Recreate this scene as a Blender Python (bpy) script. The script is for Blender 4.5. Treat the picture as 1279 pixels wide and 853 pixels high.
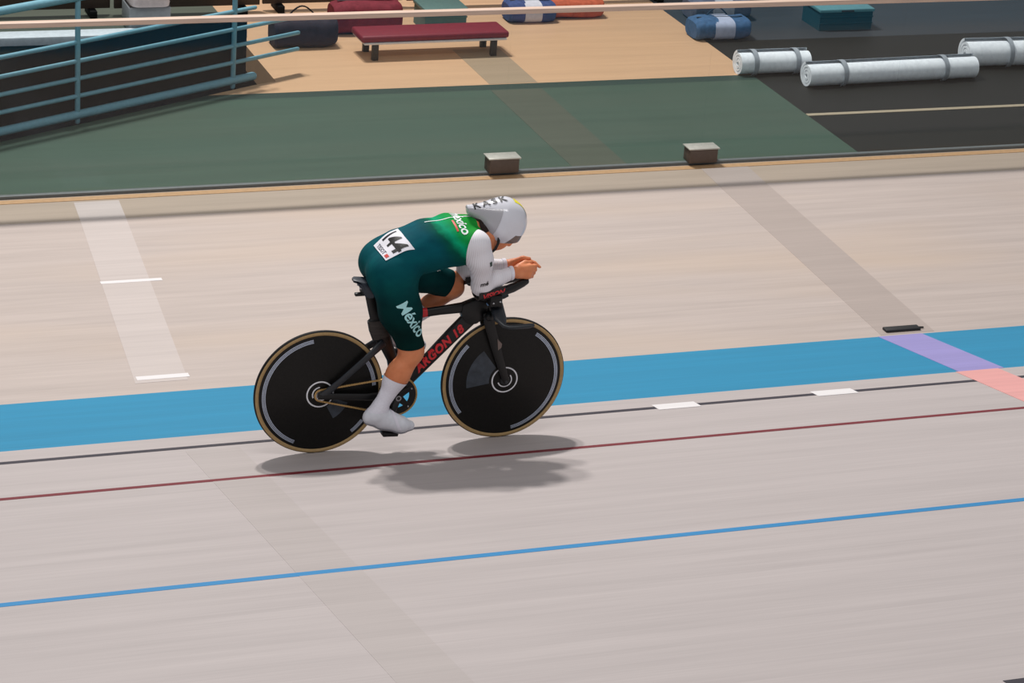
import bpy, bmesh, math, random
import numpy as np
from mathutils import Vector, Matrix
from mathutils.bvhtree import BVHTree
from math import sin, cos, pi, radians, sqrt, atan2

for o in list(bpy.data.objects):
    bpy.data.objects.remove(o)
scene = bpy.context.scene
COL = scene.collection

# ------------------------------------------------------------------ camera
cam_data = bpy.data.cameras.new('camera')
cam = bpy.data.objects.new('camera', cam_data)
COL.objects.link(cam)
cam_data.sensor_width = 36.0
cam_data.lens = 90.0
cam_data.clip_end = 200
CR, CU, CF = Vector((.94005, -.33363, .07064)), Vector((.06967, .39065, .9179)), Vector((.33383, .85795, -.39048))
m = Matrix((CR, CU, -CF)).transposed().to_4x4()
m.translation = Vector((0, -12.7428, 5.9509))
cam.matrix_world = m
scene.camera = cam

# ------------------------------------------------------------------ light of the hall
world = bpy.data.worlds.new('hall_light')
scene.world = world
world.use_nodes = True
bg = world.node_tree.nodes['Background']
bg.inputs[0].default_value = (.93, .95, 1.0, 1)
bg.inputs[1].default_value = .315


def lamp(name, loc, target, power, size, sizey=None, color=(1, 1, 1)):
    d = bpy.data.lights.new(name, 'AREA')
    d.energy = power
    d.size = size
    d.shape = 'RECTANGLE'
    d.size_y = sizey or size
    d.color = color
    o = bpy.data.objects.new(name, d)
    COL.objects.link(o)
    o.location = loc
    o.rotation_euler = (Vector(target) - Vector(loc)).to_track_quat('-Z', 'Y').to_euler()
    return o


# floodlights hanging over the infield, and an added soft fill lamp on the camera side
lamp('infield_floodlight', (4.55, 8.3, 13.8), (3.8, -1.5, .6), 1500, .7, .7, (1, .965, .93))
lamp('infield_floodlight', (2.9, 8.1, 14.2), (3.8, -1.5, .6), 1050, .7, .7, (1, .965, .93))
lamp('camera_side_fill', (2.0, -9.0, 15.0), (4.0, -1.0, 0), 620, 9.0, 2.0, (1, .98, .96))

scene.view_settings.view_transform = 'Standard'
scene.view_settings.look = 'None'
scene.view_settings.gamma = 1
scene.view_settings.use_curve_mapping = False
scene.view_settings.exposure = 0.0


# ------------------------------------------------------------------ helpers
def lin(c):
    return tuple(((v / 255) / 12.92 if v / 255 <= .04045 else ((v / 255 + .055) / 1.055) ** 2.4) for v in c)


class NT:
    """small node graph helper"""

    def __init__(s, name):
        s.m = bpy.data.materials.new(name)
        s.m.use_nodes = True
        s.t = s.m.node_tree
        s.b = s.t.nodes['Principled BSDF']
        s.out = s.t.nodes['Material Output']

    def n(s, kind, **kw):
        x = s.t.nodes.new(kind)
        for k, v in kw.items():
            setattr(x, k, v)
        return x

    def l(s, a, b):
        s.t.links.new(a, b)

    def coords(s, scale=(1, 1, 1), rot=(0, 0, 0)):
        tc = s.n('ShaderNodeTexCoord')
        mp = s.n('ShaderNodeMapping')
        mp.inputs['Scale'].default_value = scale
        mp.inputs['Rotation'].default_value = rot
        s.l(tc.outputs['Object'], mp.inputs[0])
        return mp.outputs[0]

    def noise(s, vec, scale=5, detail=3, rough=.5):
        x = s.n('ShaderNodeTexNoise')
        x.inputs['Scale'].default_value = scale
        x.inputs['Detail'].default_value = detail
        x.inputs['Roughness'].default_value = rough
        s.l(vec, x.inputs['Vector'])
        return x.outputs['Fac']

    def ramp(s, fac, stops):
        x = s.n('ShaderNodeValToRGB')
        e = x.color_ramp.elements
        while len(e) < len(stops):
            e.new(.5)
        for k, (p, c) in zip(e, stops):
            k.position = p
            k.color = (*c, 1) if len(c) == 3 else c
        s.l(fac, x.inputs[0])
        return x.outputs[0]

    def mix(s, fac, a, b, mode='MIX'):
        x = s.n('ShaderNodeMix', data_type='RGBA', blend_type=mode)
        for sock, v in ((x.inputs[0], fac), (x.inputs[6], a), (x.inputs[7], b)):
            if isinstance(v, (int, float)):
                sock.default_value = v
            elif isinstance(v, tuple):
                sock.default_value = (*v, 1) if len(v) == 3 else v
            else:
                s.l(v, sock)
        return x.outputs[2]

    def math(s, op, a, b=0.0, clamp=False):
        x = s.n('ShaderNodeMath', operation=op, use_clamp=clamp)
        for sock, v in ((x.inputs[0], a), (x.inputs[1], b)):
            if isinstance(v, (int, float)):
                sock.default_value = v
            else:
                s.l(v, sock)
        return x.outputs[0]

    def bump(s, h, strength=.2, dist=.002):
        x = s.n('ShaderNodeBump')
        x.inputs['Strength'].default_value = strength
        x.inputs['Distance'].default_value = dist
        s.l(h, x.inputs['Height'])
        s.l(x.outputs[0], s.b.inputs['Normal'])


def mat(name, col, rough=.5, spec=.5, metal=0.0, var=.08, scale=30, stretch=(1, 1, 1), bump=0.0, coat=0.0, sheen=0.0):
    k = NT(name)
    v = k.coords(stretch)
    nz = k.noise(v, scale, 3)
    c = lin(col)
    lo = tuple(x * (1 - var) for x in c)
    hi = tuple(min(1, x * (1 + var)) for x in c)
    k.l(k.ramp(nz, [(.3, lo), (.7, hi)]), k.b.inputs['Base Color'])
    k.b.inputs['Roughness'].default_value = rough
    k.b.inputs['Specular IOR Level'].default_value = spec
    k.b.inputs['Metallic'].default_value = metal
    k.b.inputs['Coat Weight'].default_value = coat
    k.b.inputs['Sheen Weight'].default_value = sheen
    if bump:
        k.bump(nz, bump)
    return k.m


def finish(me, smooth=True, angle=40):
    if smooth:
        me.polygons.foreach_set('use_smooth', [True] * len(me.polygons))
        me.set_sharp_from_angle(angle=radians(angle))
    me.update()
    return me


def mesh(name, V, F, smooth=True, angle=40):
    me = bpy.data.meshes.new(name)
    me.from_pydata([tuple(map(float, v)) for v in V], [], [tuple(int(i) for i in f) for f in F])
    me.validate()
    return finish(me, smooth, angle)


def obj(name, me, material, parent=None, label=None, cat=None, group=None, kind=None, loc=None):
    o = bpy.data.objects.new(name, me)
    COL.objects.link(o)
    if material is not None and not me.materials:
        me.materials.append(material)
    if parent is not None:
        o.parent = parent
    if loc is not None:
        o.location = loc
    for k, v in (('label', label), ('category', cat), ('group', group), ('kind', kind)):
        if v:
            o[k] = v
    return o


def empty(name, loc, label, cat, group=None, rz=0):
    o = bpy.data.objects.new(name, None)
    COL.objects.link(o)
    o.location = loc
    o.rotation_euler = (0, 0, rz)
    o.empty_display_size = .1
    o['label'] = label
    o['category'] = cat
    if group:
        o['group'] = group
    return o


def box(name, lo, hi, bevel=0.0, seg=2):
    bm = bmesh.new()
    bmesh.ops.create_cube(bm, size=1)
    for v in bm.verts:
        for i in range(3):
            v.co[i] = lo[i] + (v.co[i] + .5) * (hi[i] - lo[i])
    if bevel:
        bmesh.ops.bevel(bm, geom=list(bm.edges), offset=bevel, segments=seg, affect='EDGES', profile=.5)
    bmesh.ops.recalc_face_normals(bm, faces=bm.faces)
    me = bpy.data.meshes.new(name)
    bm.to_mesh(me)
    bm.free()
    return finish(me, True, 35)


def prism(name, poly, z0, z1, bevel=0.0):
    """poly: ccw list of (x,y) extruded between z0 and z1"""
    n = len(poly)
    V = [(x, y, z0) for x, y in poly] + [(x, y, z1) for x, y in poly]
    F = [tuple(range(n))[::-1], tuple(range(n, 2 * n))] + [(i, (i + 1) % n, n + (i + 1) % n, n + i) for i in range(n)]
    bm = bmesh.new()
    vs = [bm.verts.new(v) for v in V]
    for f in F:
        bm.faces.new([vs[i] for i in f])
    bmesh.ops.recalc_face_normals(bm, faces=bm.faces)
    if bevel:
        bmesh.ops.bevel(bm, geom=list(bm.edges), offset=bevel, segments=2, affect='EDGES', profile=.5)
    me = bpy.data.meshes.new(name)
    bm.to_mesh(me)
    bm.free()
    return finish(me, True, 35)


def plate_xz(name, poly, y0, y1, bevel=0.0):
    """side-view outline (x,z) given a lateral thickness"""
    me = prism(name, poly, y0, y1, bevel)
    for v in me.vertices:
        x, a, c = v.co
        v.co = (x, c, a)
    me.flip_normals()
    me.update()
    return me


def loft(name, secs, n=22, p=2.0, caps=True, closed=False, angle=40):
    """secs: (x,y,z, in-plane radius, lateral radius); lateral is Y made square to the path"""
    C = [Vector(s[:3]) for s in secs]
    V, F = [], []
    L = len(C)
    for i, s in enumerate(secs):
        if closed:
            t = C[(i + 1) % L] - C[i - 1]
        else:
            t = C[min(i + 1, L - 1)] - C[max(i - 1, 0)]
        t.normalize()
        lat = Vector((0, 1, 0))
        lat = lat - t * lat.dot(t)
        if lat.length < .15:
            lat = Vector((0, 0, 1)) - t * t.z
        lat.normalize()
        nor = t.cross(lat)
        for j in range(n):
            a = 2 * pi * j / n
            ca, sa = cos(a), sin(a)
            ex = 2 / p
            u = math.copysign(abs(ca) ** ex, ca) * s[3]
            w = math.copysign(abs(sa) ** ex, sa) * s[4]
            V.append(C[i] + nor * u + lat * w)
    for i in range(L if closed else L - 1):
        k = (i + 1) % L
        for j in range(n):
            F.append((i * n + j, i * n + (j + 1) % n, k * n + (j + 1) % n, k * n + j))
    if caps and not closed:
        F.append(tuple(range(n))[::-1])
        F.append(tuple(range((L - 1) * n, L * n)))
    bm = bmesh.new()
    vs = [bm.verts.new(v) for v in V]
    for f in F:
        bm.faces.new([vs[i] for i in f])
    bmesh.ops.recalc_face_normals(bm, faces=bm.faces)
    me = bpy.data.meshes.new(name)
    bm.to_mesh(me)
    bm.free()
    return finish(me, True, angle)


def rounded(secs, k=.35):
    """adds shrunken end sections so that a loft ends rounded"""
    a, b = secs[0], secs[-1]
    d0 = (Vector(a[:3]) - Vector(secs[1][:3])).normalized()
    d1 = (Vector(b[:3]) - Vector(secs[-2][:3])).normalized()
    ra, rb = min(a[3], a[4]), min(b[3], b[4])
    A = [(*(Vector(a[:3]) + d0 * ra * e), a[3] - ra * q, a[4] - ra * q) for e, q in ((1.0, .75), (.75, .35), (.4, .1))]
    B = [(*(Vector(b[:3]) + d1 * rb * e), b[3] - rb * q, b[4] - rb * q) for e, q in ((.4, .1), (.75, .35), (1.0, .75))]
    return A + list(secs) + B


def lathe_y(name, prof, n=96, closed=True, angle=30):
    """prof: (radius, y) turned about the Y axis"""
    V, F, R = [], [], []
    for r_, y in prof:
        if r_ < 1e-6:
            R.append([len(V)])
            V.append((0, y, 0))
        else:
            R.append(list(range(len(V), len(V) + n)))
            V += [(r_ * cos(2 * pi * j / n), y, r_ * sin(2 * pi * j / n)) for j in range(n)]
    pairs = list(zip(R, R[1:]))
    if closed:
        pairs.append((R[-1], R[0]))
    for a, b in pairs:
        if len(a) == 1 and len(b) == 1:
            continue
        for j in range(n):
            k = (j + 1) % n
            if len(a) == 1:
                F.append((a[0], b[j], b[k]))
            elif len(b) == 1:
                F.append((a[j], b[0], a[k]))
            else:
                F.append((a[j], b[j], b[k], a[k]))
    bm = bmesh.new()
    vs = [bm.verts.new(v) for v in V]
    for f in F:
        bm.faces.new([vs[i] for i in f])
    bmesh.ops.recalc_face_normals(bm, faces=bm.faces)
    me = bpy.data.meshes.new(name)
    bm.to_mesh(me)
    bm.free()
    return finish(me, True, angle)


def join(name, meshes, angle=35):
    bm = bmesh.new()
    for me in meshes:
        bm.from_mesh(me)
    out = bpy.data.meshes.new(name)
    bm.to_mesh(out)
    bm.free()
    return finish(out, True, angle)


# ------------------------------------------------------------------ the place
BANK = .194265
WB = .98715
CB, SB = cos(BANK), sin(BANK)
YF = 3.189      # barrier line
XA, XB = -6.0, 22.0


def tw(x, w, h=0.0):
    """point on the banked track: w metres up the slope, h above the surface"""
    return (x, -w * CB + h * SB, w * SB + h * CB)


def surface_mat(name, col, var, warm=None, rough=.55, streak=26, seams=0.0, spec=.3):
    k = NT(name)
    v1 = k.coords((.35, 6, 6))
    v2 = k.coords((.22, .9, .9))
    v3 = k.coords((1.2, streak * 3, streak * 3))
    c = lin(col)
    a = tuple(x * (1 - var) for x in c)
    b = tuple(min(1, x * (1 + var)) for x in c)
    base = k.ramp(k.noise(v1, 1.6, 5, .65), [(.32, a), (.68, b)])
    fine = k.ramp(k.noise(v3, 1.2, 2), [(.25, (.90, .90, .90)), (.75, (1.08, 1.08, 1.08))])
    base = k.mix(.45, base, fine, 'MULTIPLY')
    if warm:
        base = k.mix(k.math('MULTIPLY', k.ramp(k.noise(v2, 1.3, 2), [(.45, (0, 0, 0)), (.7, (1, 1, 1))]), .55), base, lin(warm))
    k.l(base, k.b.inputs['Base Color'])
    k.b.inputs['Roughness'].default_value = rough
    k.b.inputs['Specular IOR Level'].default_value = spec
    return k.m


M = {}
M['track'] = surface_mat('pale track boards', (181, 172, 170), .06)
M['apron'] = surface_mat('pale smooth concrete', (184, 171, 164), .08, warm=(194, 174, 156))
M['apron_edge'] = surface_mat('darker tan concrete', (172, 156, 141), .07)  # strip in a darker tan than the apron
M['blue'] = surface_mat('blue track paint', (38, 135, 174), .06, rough=.5)
M['blue_line'] = surface_mat('blue line paint', (48, 132, 186), .06)
M['red_line'] = surface_mat('dark red line paint', (118, 40, 48), .08)
M['black_line'] = surface_mat('black line paint', (58, 54, 62), .1)
M['pink'] = surface_mat('worn pink paint', (222, 160, 156), .06)
M['lilac'] = surface_mat('worn lilac paint over blue', (150, 142, 196), .06)
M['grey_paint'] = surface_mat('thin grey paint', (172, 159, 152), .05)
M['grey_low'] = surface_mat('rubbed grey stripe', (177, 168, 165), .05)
M['white_paint'] = surface_mat('thin white paint', (193, 182, 177), .05, streak=10)
M['white_bright'] = surface_mat('white line paint', (226, 222, 222), .03)
M['green_floor'] = surface_mat('green painted floor', (62, 84, 72), .10, warm=(74, 86, 74))
M['green_dark'] = surface_mat('dark green border paint', (44, 64, 58), .10)
M['beige'] = surface_mat('beige hall floor', (198, 160, 125), .06)
M['brown_floor'] = surface_mat('dark brown rubber floor', (28, 28, 25), .15)
M['brown_strip'] = surface_mat('grey green floor', (78, 84, 72), .10)
M['beige_strip'] = surface_mat('grey beige floor', (158, 138, 114), .08)
M['far_brown'] = mat('dark brown stained board', (66, 54, 47), .6, var=.25, scale=4, stretch=(.4, 4, 4))
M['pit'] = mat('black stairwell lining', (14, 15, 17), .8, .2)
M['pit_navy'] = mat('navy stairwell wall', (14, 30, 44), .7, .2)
M['coping'] = mat('pale stone coping', (205, 214, 220), .5)
M['teal_rail'] = mat('teal painted steel', (112, 162, 178), .45)
M['steel'] = mat('brushed steel', (170, 170, 172), .35, .5, .8)
M['rail_wood'] = mat('pale pinkish wood rail', (205, 178, 160), .5, var=.12, scale=8, stretch=(.5, 8, 8))
M['clamp'] = mat('brown base block', (92, 76, 66), .6)
M['edge_orange'] = mat('tan sealing strip', (184, 146, 106), .6)


def slab(name, pts_top, drop, material, kind='structure', parent=None, label=None, cat=None):
    """closed slab under an outline given as 3D points (ccw seen from above)"""
    n = len(pts_top)
    V = list(pts_top) + [(x, y, z - drop) for x, y, z in pts_top]
    F = [tuple(range(n)), tuple(range(n, 2 * n))[::-1]] + [(i, n + i, n + (i + 1) % n, (i + 1) % n) for i in range(n)]
    me = mesh(name, V, F, False)
    return obj(name, me, material, parent, label, cat, None, kind)


track = slab('track', [tw(XA, 8.0), tw(XB, 8.0), tw(XB, WB), tw(XA, WB)], .2, M['track'],
             label='pale banked racing track with painted lines under the cyclist', cat='track')
band = slab('blue_band', [tw(XA, WB), tw(XB, WB), tw(XB, 0), tw(XA, 0)], .2, M['blue'],
            label='wide bright blue painted band along the foot of the track', cat='track band')
apron = slab('apron', [(XA, 0, 0), (XB, 0, 0), (XB, 2.72, 0), (XA, 2.72, 0)], .2, M['apron'],
             label='pale flat concrete apron between the blue band and the barrier', cat='apron')
apron_edge = slab('apron_edge', [(XA, 2.72, 0), (XB, 2.72, 0), (XB, YF, 0), (XA, YF, 0)], .2, M['apron_edge'],
                  label='tan strip of concrete at the foot of the clear barrier', cat='apron')


def stripe(name, parent, x0, x1, w0, w1, material, flat=False, h=.0012, label=None, skew=0.0):
    """thin layer of paint on the track (w up the slope) or on the flat floor (w = y)"""
    if flat:
        P = [(x0, w0), (x1, w0), (x1 + skew, w1), (x0 + skew, w1)]
        V = [(x, y, -.001) for x, y in P] + [(x, y, h) for x, y in P]
    else:
        P = [(x0, w1), (x1, w1), (x1, w0), (x0, w0)]
        V = [tw(x, w, -.001) for x, w in P] + [tw(x, w, h) for x, w in P]
    F = [(3, 2, 1, 0), (4, 5, 6, 7)] + [(i, (i + 1) % 4, 4 + (i + 1) % 4, 4 + i) for i in range(4)]
    return obj(name, mesh(name, V, F, False), material, parent, label)


stripe('measurement_line', track, XA, XB, WB + .205, WB + .25, M['black_line'], label='thin black line')
stripe('sprint_line', track, XA, XB, WB + .855, WB + .895, M['red_line'], label='thin dark red line')
stripe('stayer_line', track, XA, XB, WB + 2.43, WB + 2.48, M['blue_line'], label='blue line')
for x0 in (5.36, 6.32):
    stripe('white_dash', track, x0, x0 + .25, WB + .17, WB + .28, M['white_bright'], h=.003, label='white dash across the black line')
stripe('finish_stripe', track, 7.34, 7.62, WB, WB + .88, M['pink'], h=.0022, label='worn pink stripe across the track')
stripe('finish_stripe', band, 7.36, 7.66, 0.0, WB, M['lilac'], h=.0018, label='lilac stripe where pink paint crosses the blue band')
stripe('cross_stripe', track, 2.74, 3.02, WB + .30, WB + 4.0, M['grey_low'], h=.0008, label='faint grey rubbed stripe across the track')
stripe('corner_mark', track, 4.93, 5.3, 5.60, 5.72, M['black_line'], h=.002, label='short black mark')
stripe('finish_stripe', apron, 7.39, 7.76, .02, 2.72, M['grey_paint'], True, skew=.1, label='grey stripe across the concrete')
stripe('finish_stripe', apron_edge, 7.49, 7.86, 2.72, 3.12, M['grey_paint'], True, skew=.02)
stripe('white_stripe', apron, 2.78, 3.08, .14, 2.72, M['white_paint'], True, skew=.18, label='thin white painted stripe across the concrete')
stripe('white_stripe', apron_edge, 2.96, 3.26, 2.72, 3.05, M['white_paint'], True, skew=.02)
stripe('white_bar', apron, 2.88, 3.26, 1.62, 1.66, M['white_bright'], True, h=.002, label='short bright white bar')
stripe('white_bar', apron, 2.80, 3.10, .18, .23, M['white_bright'], True, h=.002)
stripe('sealing_strip', apron_edge, XA, XB, YF - .11, YF - .045, M['edge_orange'], True, h=.003, label='narrow orange tan sealing strip')

tb = empty('timing_box', (7.56, .075, 0), 'flat black timing box on the edge of the blue band by the lilac stripe', 'timing box')
obj('case', box('case', (-.12, -.03, 0), (.12, .03, .018), .006), mat('black rubber', (30, 29, 30), .6), tb)
obj('cable_gland', loft('cable_gland', rounded([(.115, 0, .01, .006, .006), (.15, 0, .008, .005, .005)]), 10), mat('black rubber gland', (24, 24, 24), .6), tb)

# infield floors, with the stairwell opening behind the teal railing
RA, RB = Vector((0.6, 3.26)), Vector((4.78, 5.37))       # foot of the railing


def rail_at(x):
    return RA.y + (x - RA.x) * (RB.y - RA.y) / (RB.x - RA.x)


XR = 8.86
xg = RA.x + (5.15 - RA.y) * (RB.x - RA.x) / (RB.y - RA.y)
slab('green_floor', [(RA.x, YF, 0), (XR, YF, 0), (XR, 5.04, 0), (xg - .21, 5.04, 0), (RA.x, RA.y, 0)], .2, M['green_floor'],
     label='green painted floor strip behind the clear barrier', cat='floor')
slab('green_border', [(xg - .21, 5.04, 0), (XR, 5.04, 0), (XR, 5.17, 0), (xg + .04, 5.17, 0)], .2, M['green_dark'],
     label='dark green border line along the green floor strip', cat='floor')
slab('infield_floor', [(xg + .04, 5.17, 0), (XR, 5.17, 0), (XR, 16, 0), (4.98, 16, 0), (4.98, 5.45, 0), (RB.x, RB.y, 0)], .2, M['beige'],
     label='beige hall floor of the infield behind the green strip', cat='floor')
slab('infield_floor', [(XA, 6.68, 0), (4.98, 6.68, 0), (4.98, 16, 0), (XA, 16, 0)], .2, M['brown_strip'],
     label='grey infield floor behind the stairwell opening', cat='floor')
slab('dark_floor', [(XR, YF, 0), (XB, YF, 0), (XB, 6.08, 0), (XR, 6.08, 0)], .2, M['brown_floor'],
     label='dark brown rubber floor beyond the end of the green strip', cat='floor')
slab('dark_floor', [(XR, 6.08, 0), (XB, 6.08, 0), (XB, 16, 0), (XR, 16, 0)], .2, mat('slate grey floor', (48, 54, 60), .6, var=.12, scale=3, stretch=(.3, 3, 3)),
     label='slate grey floor beyond the dark brown rubber floor', cat='floor')
gf = bpy.data.objects['green_floor']
stripe('cross_stripe', gf, 6.58, 7.0, YF + .05, 5.03, M['brown_strip'], True, label='grey stripe across the green floor')  # band in a greyer tone, carried on across the beige floor
nf = bpy.data.objects['infield_floor']
stripe('cross_stripe', nf, 6.62, 7.02, 5.18, 6.1, M['beige_strip'], True)
df = bpy.data.objects['dark_floor']
stripe('pale_line', df, XR, XB, 4.11, 4.16, mat('pale beige line paint', (170, 156, 132), .6), True, h=.003, label='thin pale beige line')
# stairwell: lining walls and bottom
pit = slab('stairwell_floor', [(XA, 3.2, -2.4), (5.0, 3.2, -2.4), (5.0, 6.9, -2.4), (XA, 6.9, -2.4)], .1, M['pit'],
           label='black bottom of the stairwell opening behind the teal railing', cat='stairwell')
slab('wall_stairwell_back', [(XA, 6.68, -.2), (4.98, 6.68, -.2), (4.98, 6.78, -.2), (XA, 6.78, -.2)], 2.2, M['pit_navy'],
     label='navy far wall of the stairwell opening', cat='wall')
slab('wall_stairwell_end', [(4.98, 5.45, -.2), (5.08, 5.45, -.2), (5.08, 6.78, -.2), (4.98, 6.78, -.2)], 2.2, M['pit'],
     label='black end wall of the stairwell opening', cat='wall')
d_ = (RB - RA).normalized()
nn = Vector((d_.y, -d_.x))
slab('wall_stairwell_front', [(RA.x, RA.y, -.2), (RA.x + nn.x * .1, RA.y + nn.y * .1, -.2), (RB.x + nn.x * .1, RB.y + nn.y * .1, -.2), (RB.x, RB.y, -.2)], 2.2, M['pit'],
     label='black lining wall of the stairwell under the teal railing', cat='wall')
obj('coping', box('coping', (XA, 6.62, -.02), (5.05, 6.80, .05), .008), M['coping'], None,
    'pale stone coping along the far edge of the stairwell', 'coping', None, 'structure')

# teal railing guarding the stairwell
rail = empty('stair_railing', (RA.x, RA.y, 0), 'teal steel railing with six rails standing along the stairwell opening', 'railing')
Lr = (RB - RA).length
rail.rotation_euler = (0, 0, atan2(d_.y, d_.x))
for hz, rr in ((.05, .032), (.19, .016), (.32, .016), (.45, .016), (.59, .016), (.92, .03)):
    obj('rail', loft('rail', rounded([(-.02, .06, hz, rr, rr), (Lr + (.5 if .1 < hz < .5 else .05), .06, hz, rr, rr)]), 14), M['teal_rail'], rail)
for i in range(4):
    xx = .15 + i * (Lr - .3) / 3
    obj('post', loft('post', rounded([(xx, .06, 0.0, .02, .02), (xx, .06, .92, .02, .02)]), 14), M['teal_rail'], rail)
obj('kick_board', box('kick_board', (0, .085, .0), (Lr, .10, .56), .003), M['pit'], rail, 'black board behind the rails')

# clear barrier along the infield
kk = NT('clear barrier sheet')
tr = kk.n('ShaderNodeBsdfTransparent')
tr.inputs[0].default_value = (.93, .95, .95, 1)
gl = kk.n('ShaderNodeBsdfGlossy')
gl.inputs['Roughness'].default_value = .08
mx = kk.n('ShaderNodeMixShader')
mx.inputs[0].default_value = .022
kk.l(tr.outputs[0], mx.inputs[1])
kk.l(gl.outputs[0], mx.inputs[2])
kk.l(mx.outputs[0], kk.out.inputs[0])
M['clear'] = kk.m
bar = empty('barrier', (0, YF, 0), 'clear plastic barrier with pale wooden top rail along the infield', 'barrier')
obj('top_rail', box('top_rail', (XA, -.03, 1.165), (XB, .03, 1.20), .006), M['rail_wood'], bar, 'pale pinkish top rail')
obj('bottom_rail', box('bottom_rail', (XA, -.02, 0), (XB, .02, .022), .004), mat('dull grey channel', (104, 108, 108), .5), bar, 'grey metal bottom channel')
PX0, PW = 6.02 - 1.525 * 7, 1.525
pane = box('panel', (.0003, -.0025, .015), (PW - .0003, .0025, 1.17))
clamp_me = box('base_clamp', (-.11, -.06, .022), (.11, .06, .125), .008)
cap_me = box('clamp_cap', (-.12, -.065, .125), (.12, .065, .135), .003)
M['cap'] = mat('pale metal cap', (200, 196, 186), .4, .5, .4)
for i in range(17):
    obj('panel', pane, M['clear'], bar, loc=(PX0 + i * PW, 0, 0))
    if i not in (7, 8):
        continue
    c = obj('base_clamp', clamp_me, M['clamp'], bar, loc=(PX0 + i * PW, 0, 0))
    obj('clamp_cap', cap_me, M['cap'], c)

# dark boards standing at the back of the infield
M['maroon'] = mat('maroon board', (96, 34, 36), .6, var=.2, scale=4, stretch=(.4, 4, 4))
for i in range(7):
    red = i == 4
    b_ = empty('partition_board', (1.6 + i * 1.25, 7.33 + .02 * (i % 2), 0), 'maroon partition board standing in the row of dark brown boards' if red else 'dark brown partition board standing in a row behind the infield',
               'partition', None if red else 'dark partition boards behind the infield')
    obj('board', box('board', (.01, -.015, .06), (1.23, .015, 1.0), .004), M['maroon'] if red else M['far_brown'], b_)
    for xx in (.15, 1.08):
        obj('foot', box('foot', (xx - .03, -.10, 0), (xx + .03, .14, .06), .006), M['pit'], b_)

# ------------------------------------------------------------------ things on the infield


def bag(name, loc, size, col, label, cat='bag', stripe_col=None, rz=0, handle=True):
    L, W_, H_ = size
    e = empty(name, loc, label, cat, None, rz)
    sec = []
    for t, k in ((-.5, .80), (-.46, .95), (-.3, 1.0), (0, 1.03), (.3, 1.0), (.46, .95), (.5, .80)):
        sec.append((t * L, 0, H_ * .5, H_ * .5 * k, W_ * .5 * k))
    me = loft('body', sec, 28, 3.2)
    for v in me.vertices:
        v.co.z = max(0, v.co.z + .008 * sin(v.co.x * 31))
    bd = obj('body', me, mat(name + ' fabric', col, .8, .2, 0, .2, 25, bump=.2), e)
    if stripe_col:
        me2 = loft('panel', [(t * L, 0, H_ * .5, H_ * .5 * 1.045, W_ * .5 * 1.045) for t in (-.18, .18)], 28, 3.2)
        obj('panel', me2, mat(name + ' panel', stripe_col, .7, .2), e)
    obj('zip', box('zip', (-L * .42, -.008, H_ * 1.005), (L * .42, .008, H_ * 1.03), .003), mat(name + ' zip', (40, 40, 44), .5), e)
    if handle:
        pts = [(-L * .2 + L * .4 * i / 10, W_ * .2, H_ * .98 + .07 * sin(pi * i / 10), .006, .012) for i in range(11)]
        obj('handle', loft('handle', pts, 10), mat(name + ' handle', tuple(int(c * .5) for c in col), .8, .2), e)
    return e


# low red bench with white trim
bn = empty('low_bench', (6.40, 6.02, 0), 'low red padded bench with white trim standing on the beige floor', 'bench', None, radians(1))
obj('seat', box('seat', (-.62, -.15, .15), (.62, .15, .205), .018, 3), mat('red vinyl', (122, 32, 42), .5, .4), bn)
obj('trim', box('trim', (-.60, -.155, .135), (.60, .155, .15), .003), mat('white trim', (215, 212, 210), .5), bn)
for sx in (-.5, .5):
    for sy in (-.12, .12):
        obj('leg', box('leg', (sx - .025, sy - .02, 0), (sx + .025, sy + .02, .137), .004), mat('black leg', (26, 25, 24), .5), bn)
bag('kit_bag', (5.44, 6.36, 0), (.52, .28, .24), (54, 44, 50), 'dark plum kit bag on the floor beside the red bench')
bag('kit_bag', (6.05, 6.68, 0), (.58, .28, .26), (112, 42, 52), 'maroon kit bag on the floor behind the red bench')
bag('kit_bag', (7.55, 6.86, 0), (.42, .26, .17), (62, 78, 120), 'blue kit bag with white panel lying on the beige floor', stripe_col=(190, 192, 200))
bag('kit_bag', (8.0, 6.95, 0), (.46, .26, .16), (172, 88, 64), 'orange kit bag lying on the beige floor')
bag('kit_bag', (9.02, 6.22, 0), (.5, .3, .17), (66, 96, 132), 'blue kit bag with pale panel at the edge of the dark floor', stripe_col=(170, 178, 200))
bag('kit_bag', (9.25, 6.78, 0), (.55, .3, .18), (84, 92, 110), 'grey blue kit bag on the slate floor behind the blue one', stripe_col=(150, 156, 166))


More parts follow.
